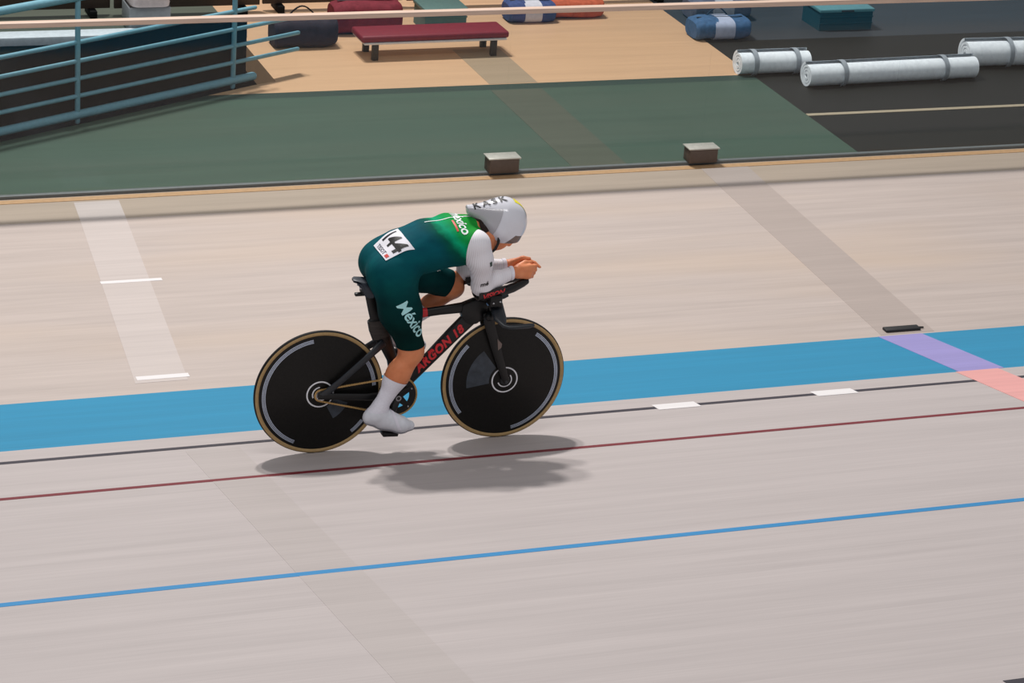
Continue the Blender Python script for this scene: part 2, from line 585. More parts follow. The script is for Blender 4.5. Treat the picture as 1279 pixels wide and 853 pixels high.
def crate(loc, size, col, label, lid_col):
    L, W_, H_ = size
    e = empty('storage_crate', loc, label, 'crate')
    mt = mat('crate plastic', col, .5, .4)
    t = .012
    body = join('body', [box('b', (-L / 2, -W_ / 2, 0), (L / 2, W_ / 2, t)),
                         box('b', (-L / 2, -W_ / 2, t), (L / 2, -W_ / 2 + t, H_)), box('b', (-L / 2, W_ / 2 - t, t), (L / 2, W_ / 2, H_)),
                         box('b', (-L / 2, -W_ / 2 + t, t), (-L / 2 + t, W_ / 2 - t, H_)), box('b', (L / 2 - t, -W_ / 2 + t, t), (L / 2, W_ / 2 - t, H_))])
    obj('body', body, mt, e)
    for z in (.35, .7):
        obj('rib', box('rib', (-L / 2 - .006, -W_ / 2 - .006, H_ * z), (L / 2 + .006, -W_ / 2, H_ * z + .012), .002), mt, e)
    ld = obj('lid', box('lid', (-L / 2 - .012, -W_ / 2 - .012, H_), (L / 2 + .012, W_ / 2 + .012, H_ + .03), .008), mat('crate lid', lid_col, .4), e)
    obj('grip', box('grip', (-.06, -W_ / 2 - .02, H_ + .008), (.06, -W_ / 2 - .012, H_ + .022), .002), mat('crate grip', (50, 50, 52), .5), ld)
    return e


crate((6.72, 6.74, 0), (.36, .3, .17), (74, 104, 102), 'teal plastic crate behind the red bench', (84, 112, 108))
crate((10.25, 6.45, 0), (.5, .34, .16), (30, 72, 84), 'dark teal crate with paler lid on the slate floor', (88, 140, 148))

# white cooler behind the stairwell
ck = empty('cool_box', (4.30, 6.97, 0), 'white cool box with grey body standing behind the stairwell coping', 'cool box')
obj('body', box('body', (-.17, -.15, 0), (.17, .15, .21), .015, 3), mat('grey plastic body', (150, 156, 160), .45), ck)
obj('gasket', box('gasket', (-.165, -.145, .208), (.165, .145, .222), .003), mat('dark gasket', (52, 44, 42), .6), ck)
lid = obj('lid', loft('lid', [(0, 0, .222, .16, .2), (0, 0, .25, .165, .205), (0, 0, .34, .15, .19), (0, 0, .37, .13, .17)], 32, 5), mat('white plastic lid', (228, 216, 214), .4), ck)
obj('handle', loft('handle', [(-.02, -.12 + .024 * i, .362 + .05 * sin(pi * i / 10), .01, .01) for i in range(11)], 10), mat('white handle', (210, 204, 204), .4), lid)

# white rolled mats on the dark floor
wm = mat('white foam mat', (236, 242, 248), .55, .3)


def roll(loc, L, R_, label, rz=0):
    e = empty('rolled_mat', loc, label, 'mat', None, rz)
    V, F = [], []
    turns, n, t = 3.2, 110, R_ / 4.4
    prof = []
    for i in range(n):
        a = turns * 2 * pi * i / (n - 1)
        r0 = R_ * .22 + (R_ * .78) * i / (n - 1)
        prof.append((r0 * cos(a), r0 * sin(a) + R_, (r0 - t * .8) * cos(a), (r0 - t * .8) * sin(a) + R_))
    for x in (-L / 2, L / 2):
        for p in prof:
            V += [(x, p[0], p[1]), (x, p[2], p[3])]
    o2 = 2 * n
    for i in range(n - 1):
        a, b_ = 2 * i, 2 * i + 2
        F += [(a, b_, o2 + b_, o2 + a), (a + 1, o2 + a + 1, o2 + b_ + 1, b_ + 1), (a, a + 1, b_ + 1, b_), (o2 + a, o2 + b_, o2 + b_ + 1, o2 + a + 1)]
    me = mesh('roll', V, F, True, 40)
    zmin = min(v.co.z for v in me.vertices)
    for v in me.vertices:
        v.co.z -= zmin
    obj('roll', me, wm, e)
    for x in (-L * .3, L * .3):
        st = lathe_y('strap', [(R_ + .003, -.02), (R_ + .003, .02), (R_ - .002, .02), (R_ - .002, -.02)], 40)
        for v in st.vertices:
            v.co = (x + v.co.y, v.co.x * 1.02, R_ - zmin + v.co.z * 1.0)
        obj('strap', st, mat('grey strap', (150, 158, 166), .6), e)
    return e


roll((9.05, 5.2, 0), .62, .105, 'short white rolled mat on the dark brown floor by the beige floor edge')
roll((9.95, 4.86, 0), 1.55, .105, 'long white rolled mat in front of the other rolls on the dark brown floor', radians(2))
roll((11.75, 5.15, 0), 1.9, .125, 'thick white rolled mat on the dark brown floor, the longest roll', radians(-2))

# ------------------------------------------------------------------ the bicycle (x forward, y left, z up from the rear contact)
BO = Vector((3.3615, -1.4835, .2919))
bike = empty('track_bicycle', BO, 'black track racing bicycle with two black disc wheels on the banked track', 'bicycle')
M['carbon'] = mat('matte black carbon', (17, 17, 18), .42, .4, 0, .15, 60)
M['carbon_grey'] = mat('dark grey carbon', (34, 38, 44), .35, .5, 0, .12, 60)
M['disc'] = mat('black disc weave', (18, 17, 16), .40, .25, 0, .3, 90)
M['tread'] = mat('black tyre rubber', (22, 21, 22), .7, .3)
M['tan'] = mat('tan tyre sidewall', (170, 142, 100), .7, .2, 0, .1, 60)
M['silver'] = mat('pale silver decal', (176, 186, 204), .35, .5, .2)
M['decal_white'] = mat('white decal', (225, 226, 232), .4)
M['decal_grey'] = mat('smoky grey decal', (56, 63, 72), .4, .4, 0, .3, 25)
M['red'] = mat('red lettering', (206, 36, 44), .45)
M['gold'] = mat('gold chain', (186, 150, 96), .35, .5, .5, .2, 200)
M['alloy'] = mat('silver alloy', (190, 190, 194), .3, .5, .9)
M['black_plastic'] = mat('black plastic', (20, 20, 21), .5, .4)

RW, WBASE = .336, .983


def disc_y(r_):
    P = [(0, .033), (.05, .031), (.28, .015), (.311, .0115)]
    for (a, ya), (b_, yb) in zip(P, P[1:]):
        if r_ <= b_:
            return ya + (yb - ya) * (r_ - a) / (b_ - a)
    return .0115


def ring_sector(name, r0, r1, a0, a1, lift=.0008, n=None):
    n = n or max(6, int(abs(a1 - a0) / 3))
    V, F = [], []
    full = abs(a1 - a0) >= 359.9
    rs = [r0 + (r1 - r0) * q / 2 for q in range(3)]
    for i in range(n + 1):
        a = radians(a0 + (a1 - a0) * i / n)
        for r_ in rs:
            V.append((r_ * cos(a), -disc_y(r_) - lift, r_ * sin(a)))
    for i in range(n):
        for q in range(2):
            F.append((3 * i + q, 3 * i + q + 1, 3 * i + q + 4, 3 * i + q + 3))
    return mesh(name, V, F, True)


def wheel(name, x, arcs, patches, label):
    prof = [(0, -.033), (.05, -.031), (.28, -.015), (.311, -.0115), (.311, .0115), (.28, .015), (.05, .031), (0, .033)]
    w = obj(name, lathe_y('disc', prof, 120, False), M['disc'], bike, label, loc=(x, 0, RW))
    R_, r_ = .322, .014
    obj('tire', lathe_y('tire', [(R_ + r_ * cos(2 * pi * k / 20), r_ * sin(2 * pi * k / 20)) for k in range(20)], 120), M['tread'], w)
    for s in (-1, 1):
        pr_ = [(R_ + (r_ + .0008) * cos(radians(a)), s * (r_ + .0008) * sin(radians(a))) for a in range(58, 160, 8)]
        pr_ += [(R_ + (r_ - .001) * cos(radians(a)), s * (r_ - .001) * sin(radians(a))) for a in range(154, 57, -16)]
        obj('sidewall', lathe_y('sidewall', pr_, 120), M['tan'], w, 'tan sidewall')
    for a0, a1 in arcs:
        obj('rim_decal', join('rim_decal', [ring_sector('s', q, q + .0045, a0, a1) for q in (.2775, .2845, .2915)]), M['silver'], w, 'pale silver arc')
    obj('hub_decal', ring_sector('hub_decal', .064, .0715, 0, 360), M['decal_white'], w, 'white ring')
    for a0, a1, mt, q0, q1 in patches:
        obj('disc_decal', ring_sector('disc_decal', q0, q1, a0, a1, .0011), mt, w)
    ax = [(0, -.062), (.007, -.062), (.010, -.058), (.010, -.040), (.024, -.038), (.026, -.026), (.026, .026), (.024, .038), (.010, .040), (.010, .058), (.007, .062), (0, .062)]
    obj('hub', lathe_y('hub', ax, 28, False), M['carbon_grey'], w)
    return w


rw = wheel('rear_wheel', 0, [(98, 245), (4, 34), (-52, -36)], [(95, 205, M['decal_white'], .036, .043), (-62, -22, M['decal_grey'], .078, .16)], 'black rear disc wheel')
fw = wheel('front_wheel', WBASE, [(136, 218), (-78, 56)], [(-160, 42, M['decal_white'], .034, .040), (126, 190, M['decal_grey'], .085, .205)], 'black front disc wheel')

BB = (.400, .300)
HX, HZ = WBASE, RW


def tube(name, pts, material, label=None, p=2.4, end=True, n=24):
    s = rounded(pts) if end else pts
    return obj(name, loft(name, s, n, p), material, bike, label)


# frame tubes
dt = tube('down_tube', [(.795, 0, .700, .042, .022), (.70, 0, .606, .039, .022), (.58, 0, .480, .033, .023), (.48, 0, .378, .030, .025), (.41, 0, .305, .032, .028)], M['carbon'], None, 3.0)
tube('top_tube', [(.30, 0, .690, .024, .017), (.45, 0, .722, .022, .016), (.62, 0, .736, .023, .017), (.80, 0, .748, .030, .020)], M['carbon'], None, 2.6)
obj('head_tube', plate_xz('head_tube', [(.725, .715), (.742, .672), (.775, .650), (.815, .655), (.862, .690), (.872, .775), (.80, .790), (.73, .765)], -.024, .024, .010), M['carbon'], bike)
tube('seat_tube', [(.405, 0, .300, .034, .028), (.400, 0, .40, .030, .022), (.378, 0, .49, .028, .018), (.345, 0, .565, .034, .018), (.318, 0, .62, .044, .019), (.306, 0, .66, .054, .019), (.302, 0, .705, .062, .019)], M['carbon'], None, 2.6)
M['post_grey'] = mat('dark ribbed carbon', (48, 44, 42), .5, .4, 0, .4, 14, (1, 1, 14))
obj('seat_fairing', loft('seat_fairing', [(.314, 0, .612, .047, .0205), (.304, 0, .66, .0565, .0205), (.301, 0, .708, .0645, .0205)], 24, 2.6), M['post_grey'], bike, 'ribbed grey sleeve of the seat tube')
tube('seatpost', [(.290, 0, .69, .032, .014), (.268, 0, .77, .031, .013), (.248, 0, .850, .030, .013), (.246, 0, .872, .028, .012)], M['carbon'], None, 2.4)
for s in (-1, 1):
    tube('seat_stay', [(.318, s * .022, .588, .022, .010), (.25, s * .045, .540, .017, .009), (.10, s * .056, .415, .016, .008), (.005, s * .058, .338, .020, .006)], M['carbon_grey'], None, 2.6)
    tube('chain_stay', [(.395, s * .030, .298, .026, .012), (.24, s * .054, .312, .019, .009), (.08, s * .058, .330, .017, .008), (-.012, s * .058, .337, .016, .006)], M['carbon'], None, 2.6)
obj('bottom_bracket', lathe_y('bottom_bracket', [(0, -.045), (.024, -.045), (.028, -.04), (.028, .04), (.024, .045), (0, .045)], 32, False), M['carbon'], bike, loc=(BB[0], 0, BB[1]))
tb_ = obj('tube_band', loft('tube_band', [(.495, 0, .7265, .0235, .0175), (.520, 0, .729, .0245, .0185), (.548, 0, .7315, .0235, .0175)], 24, 2.6), M['red'], bike, 'red band on the top tube')

# saddle
sv = []
for x, z, hw, top in ((.150, .940, .030, .0), (.165, .940, .062, .0), (.20, .934, .072, 0), (.25, .928, .060, 0), (.31, .926, .040, 0), (.38, .926, .026, 0), (.425, .920, .020, 0), (.437, .915, .012, 0)):
    sv.append((x, z, hw))
V, F = [], []
ns = 18
for x, z, hw in sv:
    dep = .012 + .055 * max(0, min(1, (.36 - x) / .2))
    for j in range(ns + 1):
        a = -1 + 2 * j / ns
        V.append((x + .060 * max(0, abs(a) - .55) / .45 * max(0, min(1, (.27 - x) / .1)), a * hw, z - .010 * a * a - dep * max(0, (abs(a) - .62) / .38) ** 1.5))
n1 = len(V)
V += [(x, y * .93, z - .012) for x, y, z in V]
for k in (0, n1):
    for i in range(len(sv) - 1):
        for j in range(ns):
            q = (k + i * (ns + 1) + j, k + (i + 1) * (ns + 1) + j, k + (i + 1) * (ns + 1) + j + 1, k + i * (ns + 1) + j + 1)
            F.append(q if k == 0 else q[::-1])
for i in range(len(sv) - 1):
    for j in (0, ns):
        a, b_ = i * (ns + 1) + j, (i + 1) * (ns + 1) + j
        F.append((a, b_, n1 + b_, n1 + a) if j else (b_, a, n1 + a, n1 + b_))
for i in (0, len(sv) - 1):
    for j in range(ns):
        a = i * (ns + 1) + j
        F.append((a, a + 1, n1 + a + 1, n1 + a) if i else (a + 1, a, n1 + a, n1 + a + 1))
sd = obj('saddle', mesh('saddle', V, F, True, 50), mat('dark slate saddle cover', (42, 48, 58), .45, .4), bike, 'slate black saddle')
for s in (-1, 1):
    obj('saddle_rail', loft('saddle_rail', rounded([(.185, s * .022, .895, .0045, .0045), (.22, s * .022, .878, .0045, .0045), (.30, s * .020, .880, .0045, .0045), (.38, s * .012, .904, .0045, .0045)]), 10), M['alloy'], sd)
obj('seat_clamp', box('seat_clamp', (.195, -.030, .856), (.285, .030, .884), .008), M['black_plastic'], bike)
obj('transponder_fin', box('transponder_fin', (.165, -.012, .846), (.215, .012, .862), .004), M['black_plastic'], bike)

# fork and cockpit
for s in (-1, 1):
    obj('fork_blade', loft('fork_blade', rounded([(.862, s * .036, .715, .026, .011), (.880, s * .042, .640, .028, .011), (.915, s * .044, .535, .026, .010), (.955, s * .050, .415, .021, .009), (.984, s * .055, .336, .017, .006)]), 22, 2.5), M['carbon'], bike)
obj('fork_crown', loft('fork_crown', rounded([(.868, -.046, .705, .026, .026), (.868, 0, .712, .030, .030), (.868, .046, .705, .026, .026)]), 20), M['carbon'], bike)
obj('steerer_cover', loft('steerer_cover', rounded([(.878, 0, .70, .016, .020), (.870, 0, .78, .020, .022)]), 20, 3), M['carbon'], bike)
obj('fork_decal', plate_xz('fork_decal', [(.918, .580), (.945, .550), (.943, .530), (.926, .516)], -.0555, -.054), mat('brownish grey decal', (120, 104, 98), .5), bike)
obj('stem', loft('stem', rounded([(.835, 0, .795, .022, .026), (.89, 0, .792, .024, .028), (.925, 0, .782, .018, .026)]), 20, 3), M['carbon'], bike)
bb_pts = []
for y, x, z in ((-.20, 1.055, .708), (-.197, 1.03, .703), (-.192, .965, .699), (-.186, .925, .697), (-.176, .903, .703), (-.14, .893, .726), (-.10, .893, .750), (-.05, .898, .772), (0, .900, .780)):
    bb_pts.append((x, y, z, .016 if y > -.17 else .013, .022 if y <= -.176 else .026))
full = bb_pts + [(x, -y, z, a, b_) for x, y, z, a, b_ in bb_pts[-2::-1]]
# wing-like base bar: chord along x, thin in z
Vb, Fb = [], []
nb = 18
for i, (x, y, z, a, b_) in enumerate(full):
    c0 = Vector(full[max(i - 1, 0)][:3])
    c1 = Vector(full[min(i + 1, len(full) - 1)][:3])
    t = (c1 - c0).normalized()
    up = Vector((0, 0, 1))
    e1 = (up - t * up.dot(t)).normalized()
    e2 = t.cross(e1)
    rth, rch = (.0135, .036) if abs(y) < .17 else (.0125, .0135)
    if i in (0, len(full) - 1):
        rth, rch = .008, .009
    for j in range(nb):
        an = 2 * pi * j / nb
        Vb.append(Vector((x, y, z)) + e1 * rth * sin(an) + e2 * rch * cos(an))
for i in range(len(full) - 1):
    for j in range(nb):
        Fb.append((i * nb + j, i * nb + (j + 1) % nb, (i + 1) * nb + (j + 1) % nb, (i + 1) * nb + j))
Fb += [tuple(range(nb))[::-1], tuple(range((len(full) - 1) * nb, len(full) * nb))]
obj('base_bar', mesh('base_bar', Vb, Fb, True, 50), M['carbon_grey'], bike, 'dark grey wing shaped base bar')
for s in (-1, 1):
    obj('riser', loft('riser', rounded([(.872, s * .05, .782, .018, .012), (.858, s * .085, .838, .018, .014)]), 16, 3), M['carbon'], bike)
    pm_ = obj('pad_mount', box('pad_mount', (.842, min(s * .045, s * .118), .782), (.908, max(s * .045, s * .118), .846), .008), M['black_plastic'], bike)
    for bx_, bz_ in ((.858, .806), (.893, .812)):
        obj('bolt', loft('bolt', rounded([(bx_, s * .114, bz_, .006, .006), (bx_, s * .120, bz_, .006, .006)]), 12), M['alloy'], pm_, 'silver bolt')
    ex = [(.80, s * .095, .838, .016, .026), (.90, s * .080, .846, .022, .024), (.98, s * .056, .858, .024, .020), (1.035, s * .042, .874, .022, .017), (1.058, s * .036, .880, .017, .014)]
    obj('extension', loft('extension', rounded(ex), 18, 2.4), M['carbon'], bike, 'black forearm extension')
    # arm cup: a trough under the forearm
    Vc, Fc = [], []
    st, na = 7, 25
    for lay in (0, 1):
        for i in range(st):
            q = i / (st - 1)
            cx, cy_, cz = .762 + .146 * q, s * (.108 - .022 * q), .897 + .022 * q
            for j in range(na):
                a = radians(-176 + 172 * j / (na - 1))
                rr_ = (.056 - .006 * q) + (.007 if lay else 0)
                if s > 0:
                    a2 = a
                zz = .0
                Vc.append((cx, cy_ + rr_ * math.copysign(abs(cos(a)) ** .5, cos(a)), cz + .002 - rr_ * abs(sin(a)) ** .5))
    off = st * na
    for i in range(st - 1):
        for j in range(na - 1):
            a = i * na + j
            Fc += [(a, a + 1, a + na + 1, a + na), (off + a, off + a + na, off + a + na + 1, off + a + 1)]
        for j in (0, na - 1):
            a = i * na + j
            Fc.append((a, a + na, off + a + na, off + a))
    for i in (0, st - 1):
        for j in range(na - 1):
            a = i * na + j
            Fc.append((a, a + 1, off + a + 1, off + a))
    pad = obj('arm_pad', mesh('arm_pad', Vc, Fc, True, 40), M['black_plastic'], bike, 'black arm rest cup')
obj('valve_light', box('valve_light', (.842, -.075, .775), (.862, -.055, .79), .004), mat('pale blue plastic', (110, 150, 196), .4), bike, 'small pale blue clip')

# drivetrain
yc = -.045
rc, rg = .1045, .030
ringm = [lathe_y('r', [(.066, yc - .002), (.1015, yc - .002), (.1015, yc + .002), (.066, yc + .002)], 72)]
for v in ringm[0].vertices:
    v.co.x += BB[0]
    v.co.z += BB[1]
for k in range(5):
    a = radians(72 * k + 100)
    ringm.append(loft('a', [(BB[0], yc - .004, BB[1], .024, .004), (BB[0] + .05 * cos(a), yc - .003, BB[1] + .05 * sin(a), .016, .004), (BB[0] + .086 * cos(a), yc - .002, BB[1] + .086 * sin(a), .012, .003)], 12, 3))
for k in range(52):
    a = 2 * pi * k / 52
    ringm.append(loft('t', [(BB[0] + .100 * cos(a), yc, BB[1] + .100 * sin(a), .0035, .0016), (BB[0] + .107 * cos(a), yc, BB[1] + .107 * sin(a), .0015, .0012)], 4))
cr = obj('chainring', join('chainring', ringm), M['carbon'], bike, 'black chainring')
for k in range(5):
    a = radians(72 * k + 100)
    obj('chainring_bolt', loft('b', rounded([(BB[0] + .084 * cos(a), yc - .006, BB[1] + .084 * sin(a), .005, .005), (BB[0] + .084 * cos(a), yc - .009, BB[1] + .084 * sin(a), .005, .005)]), 10), M['alloy'], cr)
cog = lathe_y('cog', [(.012, yc - .002), (rg, yc - .002), (rg, yc + .002), (.012, yc + .002)], 40)
obj('cog', cog, M['alloy'], bike, loc=(0, 0, RW))
# chain path
path = []
dx, dz = BB[0], BB[1] - RW
D = sqrt(dx * dx + dz * dz)
th = atan2(dz, dx)
al = math.asin((rc - rg) / D)
a_top, a_bot = th + pi / 2 + al, th - pi / 2 - al
for i in range(61):
    a = a_top + (a_bot - a_top) * i / 60
    path.append((BB[0] + rc * cos(a), BB[1] + rc * sin(a)))
e0 = (rg * cos(a_bot), RW + rg * sin(a_bot))
p0 = path[-1]
for i in range(1, 60):
    path.append((p0[0] + (e0[0] - p0[0]) * i / 60, p0[1] + (e0[1] - p0[1]) * i / 60))
for i in range(25):
    a = a_bot - (2 * pi - (a_top - a_bot)) * i / 24
    path.append((rg * cos(a), RW + rg * sin(a)))
p1 = path[-1]
p2 = path[0]
for i in range(1, 60):
    path.append((p1[0] + (p2[0] - p1[0]) * i / 60, p1[1] + (p2[1] - p1[1]) * i / 60))
obj('chain', loft('chain', [(x, yc, z, .0055 if i % 2 else .0042, .0042 if i % 2 else .0035) for i, (x, z) in enumerate(path)], 8, 4, False, True, 60), M['gold'], bike, 'gold coloured chain')
PR, PL = (.343, .141), (.457, .459)
M['crank'] = mat('black crank', (24, 24, 26), .35, .5)
for (px, pz), s in ((PR, -1), (PL, 1)):
    ck_ = obj('crank', loft('crank', rounded([(BB[0], s * .066, BB[1], .020, .009), ((BB[0] + px) / 2, s * .076, (BB[1] + pz) / 2, .015, .008), (px, s * .084, pz, .014, .008)]), 18, 2.6), M['crank'], bike, 'black crank arm')
    cap = lathe_y('axle_cap', [(.009, s * .0745), (.0145, s * .0745), (.0145, s * .078), (.009, s * .078)], 24)
    obj('axle_cap', cap, M['alloy'], ck_, 'silver axle ring', loc=(BB[0], 0, BB[1]))
    pd = obj('pedal', plate_xz('pedal', [(px - .042, pz - .010), (px + .038, pz - .014), (px + .042, pz + .004), (px - .038, pz + .012)], min(s * .10, s * .16), max(s * .10, s * .16), .004), M['black_plastic'], bike, 'black pedal')
    obj('pedal_axle', loft('pedal_axle', [(px, s * .084, pz, .007, .007), (px, s * .12, pz, .007, .007)], 12), M['alloy'], pd)

# ------------------------------------------------------------------ the cyclist
HGRID = .005
GO = np.array([.12, -.30, .09])
GN = np.array([216, 121, 254])
ax = [GO[i] + HGRID * np.arange(GN[i]) for i in range(3)]
PR_ = []     # primitives: group, a, b, ra, rb, k, sy


def prim(g, a, b, ra, rb, k=.03, sy=1.0):
    PR_.append((g, np.array(a, float), np.array(b, float), ra, rb, k, sy))


def pd_(X, Y, Z, pm):
    g, a, b, ra, rb, k, sy = pm
    cy_ = (a[1] + b[1]) / 2
    aa, bb_ = a.copy(), b.copy()
    Ys = Y
    if sy != 1.0:
        Ys = cy_ + (Y - cy_) / sy
        aa[1] = cy_ + (a[1] - cy_) / sy
        bb_[1] = cy_ + (b[1] - cy_) / sy
    d = bb_ - aa
    L2 = max(float(d @ d), 1e-9)
    t = np.clip(((X - aa[0]) * d[0] + (Ys - aa[1]) * d[1] + (Z - aa[2]) * d[2]) / L2, 0, 1)
    dist = np.sqrt((X - aa[0] - t * d[0]) ** 2 + (Ys - aa[1] - t * d[1]) ** 2 + (Z - aa[2] - t * d[2]) ** 2)
    return dist - (ra + (rb - ra) * t)


TOR, LGR, LGL, ARR, ARL, HED, SHL = range(7)
# trunk
prim(TOR, (.318, 0, .995), (.40, 0, 1.055), .100, .108, .04, 1.50)
prim(TOR, (.40, 0, 1.055), (.53, 0, 1.092), .104, .112, .05, 1.28)
prim(TOR, (.53, 0, 1.095), (.675, 0, 1.112), .119, .116, .05, 1.24)
prim(TOR, (.675, 0, 1.120), (.735, 0, 1.140), .110, .070, .05, 1.40)
for s in (-1, 1):
    prim(TOR, (.30, s * .075, .985), (.345, s * .08, 1.0), .090, .090, .04)          # buttocks
    prim(TOR, (.655, s * .085, 1.140), (.730, s * .138, 1.142 - .022 * (s > 0)), .062, .056, .05)       # shoulder blades
# right leg, nearly straight
prim(LGR, (.330, -.092, .975), (.374, -.104, .79), .112, .100, .05)
prim(LGR, (.374, -.104, .79), (.436, -.106, .605), .100, .060, .04)
prim(LGR, (.436, -.106, .605), (.444, -.107, .565), .058, .054, .03)
prim(LGR, (.456, -.107, .592), (.460, -.107, .572), .038, .036, .03)                # knee cap
prim(LGR, (.442, -.107, .562), (.385, -.112, .455), .053, .056, .03)
prim(LGR, (.375, -.113, .47), (.350, -.114, .42), .052, .046, .03)                  # calf
prim(LGR, (.375, -.113, .44), (.290, -.124, .290), .048, .034, .03)
prim(LGR, (.290, -.124, .290), (.268, -.126, .252), .034, .034, .02)
prim(LGR, (.238, -.127, .232), (.300, -.128, .215), .034, .038, .03, .9)
prim(LGR, (.275, -.126, .250), (.385, -.132, .192), .040, .036, .03, .95)
prim(LGR, (.300, -.128, .205), (.400, -.134, .180), .032, .034, .02, 1.1)
prim(LGR, (.400, -.134, .180), (.448, -.132, .172), .031, .020, .02, 1.2)
# left leg, folded at the top of its stroke
prim(LGL, (.340, .092, .990), (.530, .100, .905), .106, .090, .05)
prim(LGL, (.530, .100, .905), (.690, .104, .834), .090, .066, .03)
prim(LGL, (.690, .104, .834), (.714, .104, .818), .060, .056, .03)
prim(LGL, (.722, .104, .828), (.732, .104, .805), .038, .036, .03)
prim(SHL, (.706, .105, .800), (.600, .110, .728), .048, .046, .015)
prim(SHL, (.600, .110, .728), (.460, .120, .615), .046, .034, .015)
prim(SHL, (.590, .110, .712), (.550, .112, .684), .044, .040, .015)
prim(SHL, (.460, .120, .615), (.436, .121, .585), .034, .034, .02)
prim(SHL, (.410, .122, .555), (.470, .124, .530), .033, .037, .03, .9)
prim(SHL, (.440, .122, .572), (.520, .128, .520), .038, .034, .03, .95)
prim(SHL, (.470, .124, .520), (.540, .130, .504), .031, .031, .02, 1.1)
prim(SHL, (.530, .130, .506), (.575, .128, .496), .030, .019, .02, 1.2)
# arms
for g, s in ((ARR, -1), (ARL, 1)):
    prim(g, (.742, s * .148, 1.140 - .022 * (s > 0)), (.760, s * .150, 1.06), .059, .057, .04)
    prim(g, (.760, s * .150, 1.06), (.790, s * .112, .905), .057, .046, .03)
    prim(g, (.786, s * .110, .900), (.80, s * .108, .902), .044, .044, .02)
    prim(g, (.80, s * .108, .902), (.87, s * .088, .924), .044, .041, .02)
    prim(g, (.87, s * .088, .922), (.972, s * .052, .938), .040, .027, .02)
    o = .010 if s > 0 else 0
    # hand: palm, four fingers and thumb closing on the extension tip
    prim(g, (.972, s * .052, .938), (1.0, s * .046, .937), .026, .025, .015)
    prim(g, (1.005, s * .044, .950), (1.068, s * .036, .954 + o), .024, .020, .012)
    prim(g, (1.005, s * .046, .926), (1.064, s * .042, .915), .023, .020, .012)
    for i in range(4):
        kx, ky, kz = 1.082 - .004 * i + o * .5, s * (.038 + .004 * (i == 1)), .960 - .0185 * i + o * .6
        ln = (.028, .031, .029, .023)[i]
        prim(g, (kx - .014, ky, kz), (kx, ky, kz), .0112, .0112, .008)
        if s > 0 and i == 0:
            prim(g, (kx, ky, kz), (kx + .030, ky - .022, kz - .010), .0098, .0092, .004)
            prim(g, (kx + .030, ky - .022, kz - .010), (kx + .052, ky - .04, kz - .028), .0092, .008, .004)
            continue
        prim(g, (kx, ky, kz), (kx + ln * .85, ky - s * .010, kz - .004), .0106, .0098, .004)
        prim(g, (kx + ln * .85, ky - s * .010, kz - .004), (kx + ln * .80, ky - s * .030, kz - .008), .0098, .009, .003)
        prim(g, (kx + ln * .80, ky - s * .030, kz - .008), (kx + ln * .30, ky - s * .034, kz - .010), .009, .0082, .003)
    prim(g, (1.010, s * .034, .962), (1.050, s * .018, .976 + o), .015, .0125, .008)
    prim(g, (1.050, s * .018, .976 + o), (1.085, s * .012, .972 + o), .012, .0095, .004)
# neck and head, looking down
prim(HED, (.72, 0, 1.165), (.86, 0, 1.175), .064, .056, .04)
prim(HED, (.895, 0, 1.20), (.935, 0, 1.20), .085, .085, .03, .92)
prim(HED, (.90, 0, 1.132), (.955, 0, 1.135), .060, .058, .03, .95)
prim(HED, (.864, 0, 1.064), (.905, 0, 1.080), .024, .032, .025, 1.2)       # chin and jaw
prim(HED, (.858, -.03, 1.084), (.845, -.052, 1.145), .026, .028, .02)
prim(HED, (.858, .03, 1.084), (.845, .052, 1.145), .026, .028, .02)
prim(HED, (.930, -.008, 1.074), (.930, .008, 1.074), .0125, .0125, .012)    # lips
prim(HED, (.962, 0, 1.074), (.985, 0, 1.10), .0135, .0085, .012)           # nose
for s in (-1, 1):
    prim(HED, (.872, s * .083, 1.150), (.888, s * .090, 1.170), .012, .014, .008)     # ears

F = np.full(tuple(GN), .4, np.float32)
for pm in PR_:
    g, a, b, ra, rb, k, sy = pm
    rr = max(ra, rb) * max(1, sy) + k + .02
    lo = np.floor((np.minimum(a, b) - rr - GO) / HGRID).astype(int).clip(0)
    hi = np.minimum(np.ceil((np.maximum(a, b) + rr - GO) / HGRID).astype(int) + 1, GN)
    sl = tuple(slice(lo[i], hi[i]) for i in range(3))
    X, Y, Z = np.meshgrid(ax[0][sl[0]], ax[1][sl[1]], ax[2][sl[2]], indexing='ij', sparse=True)
    d = pd_(X, Y, Z, pm).astype(np.float32)
    f0 = F[sl]
    h = np.maximum(k - np.abs(f0 - d), 0) / k
    F[sl] = np.minimum(f0, d) - h * h * k * .25


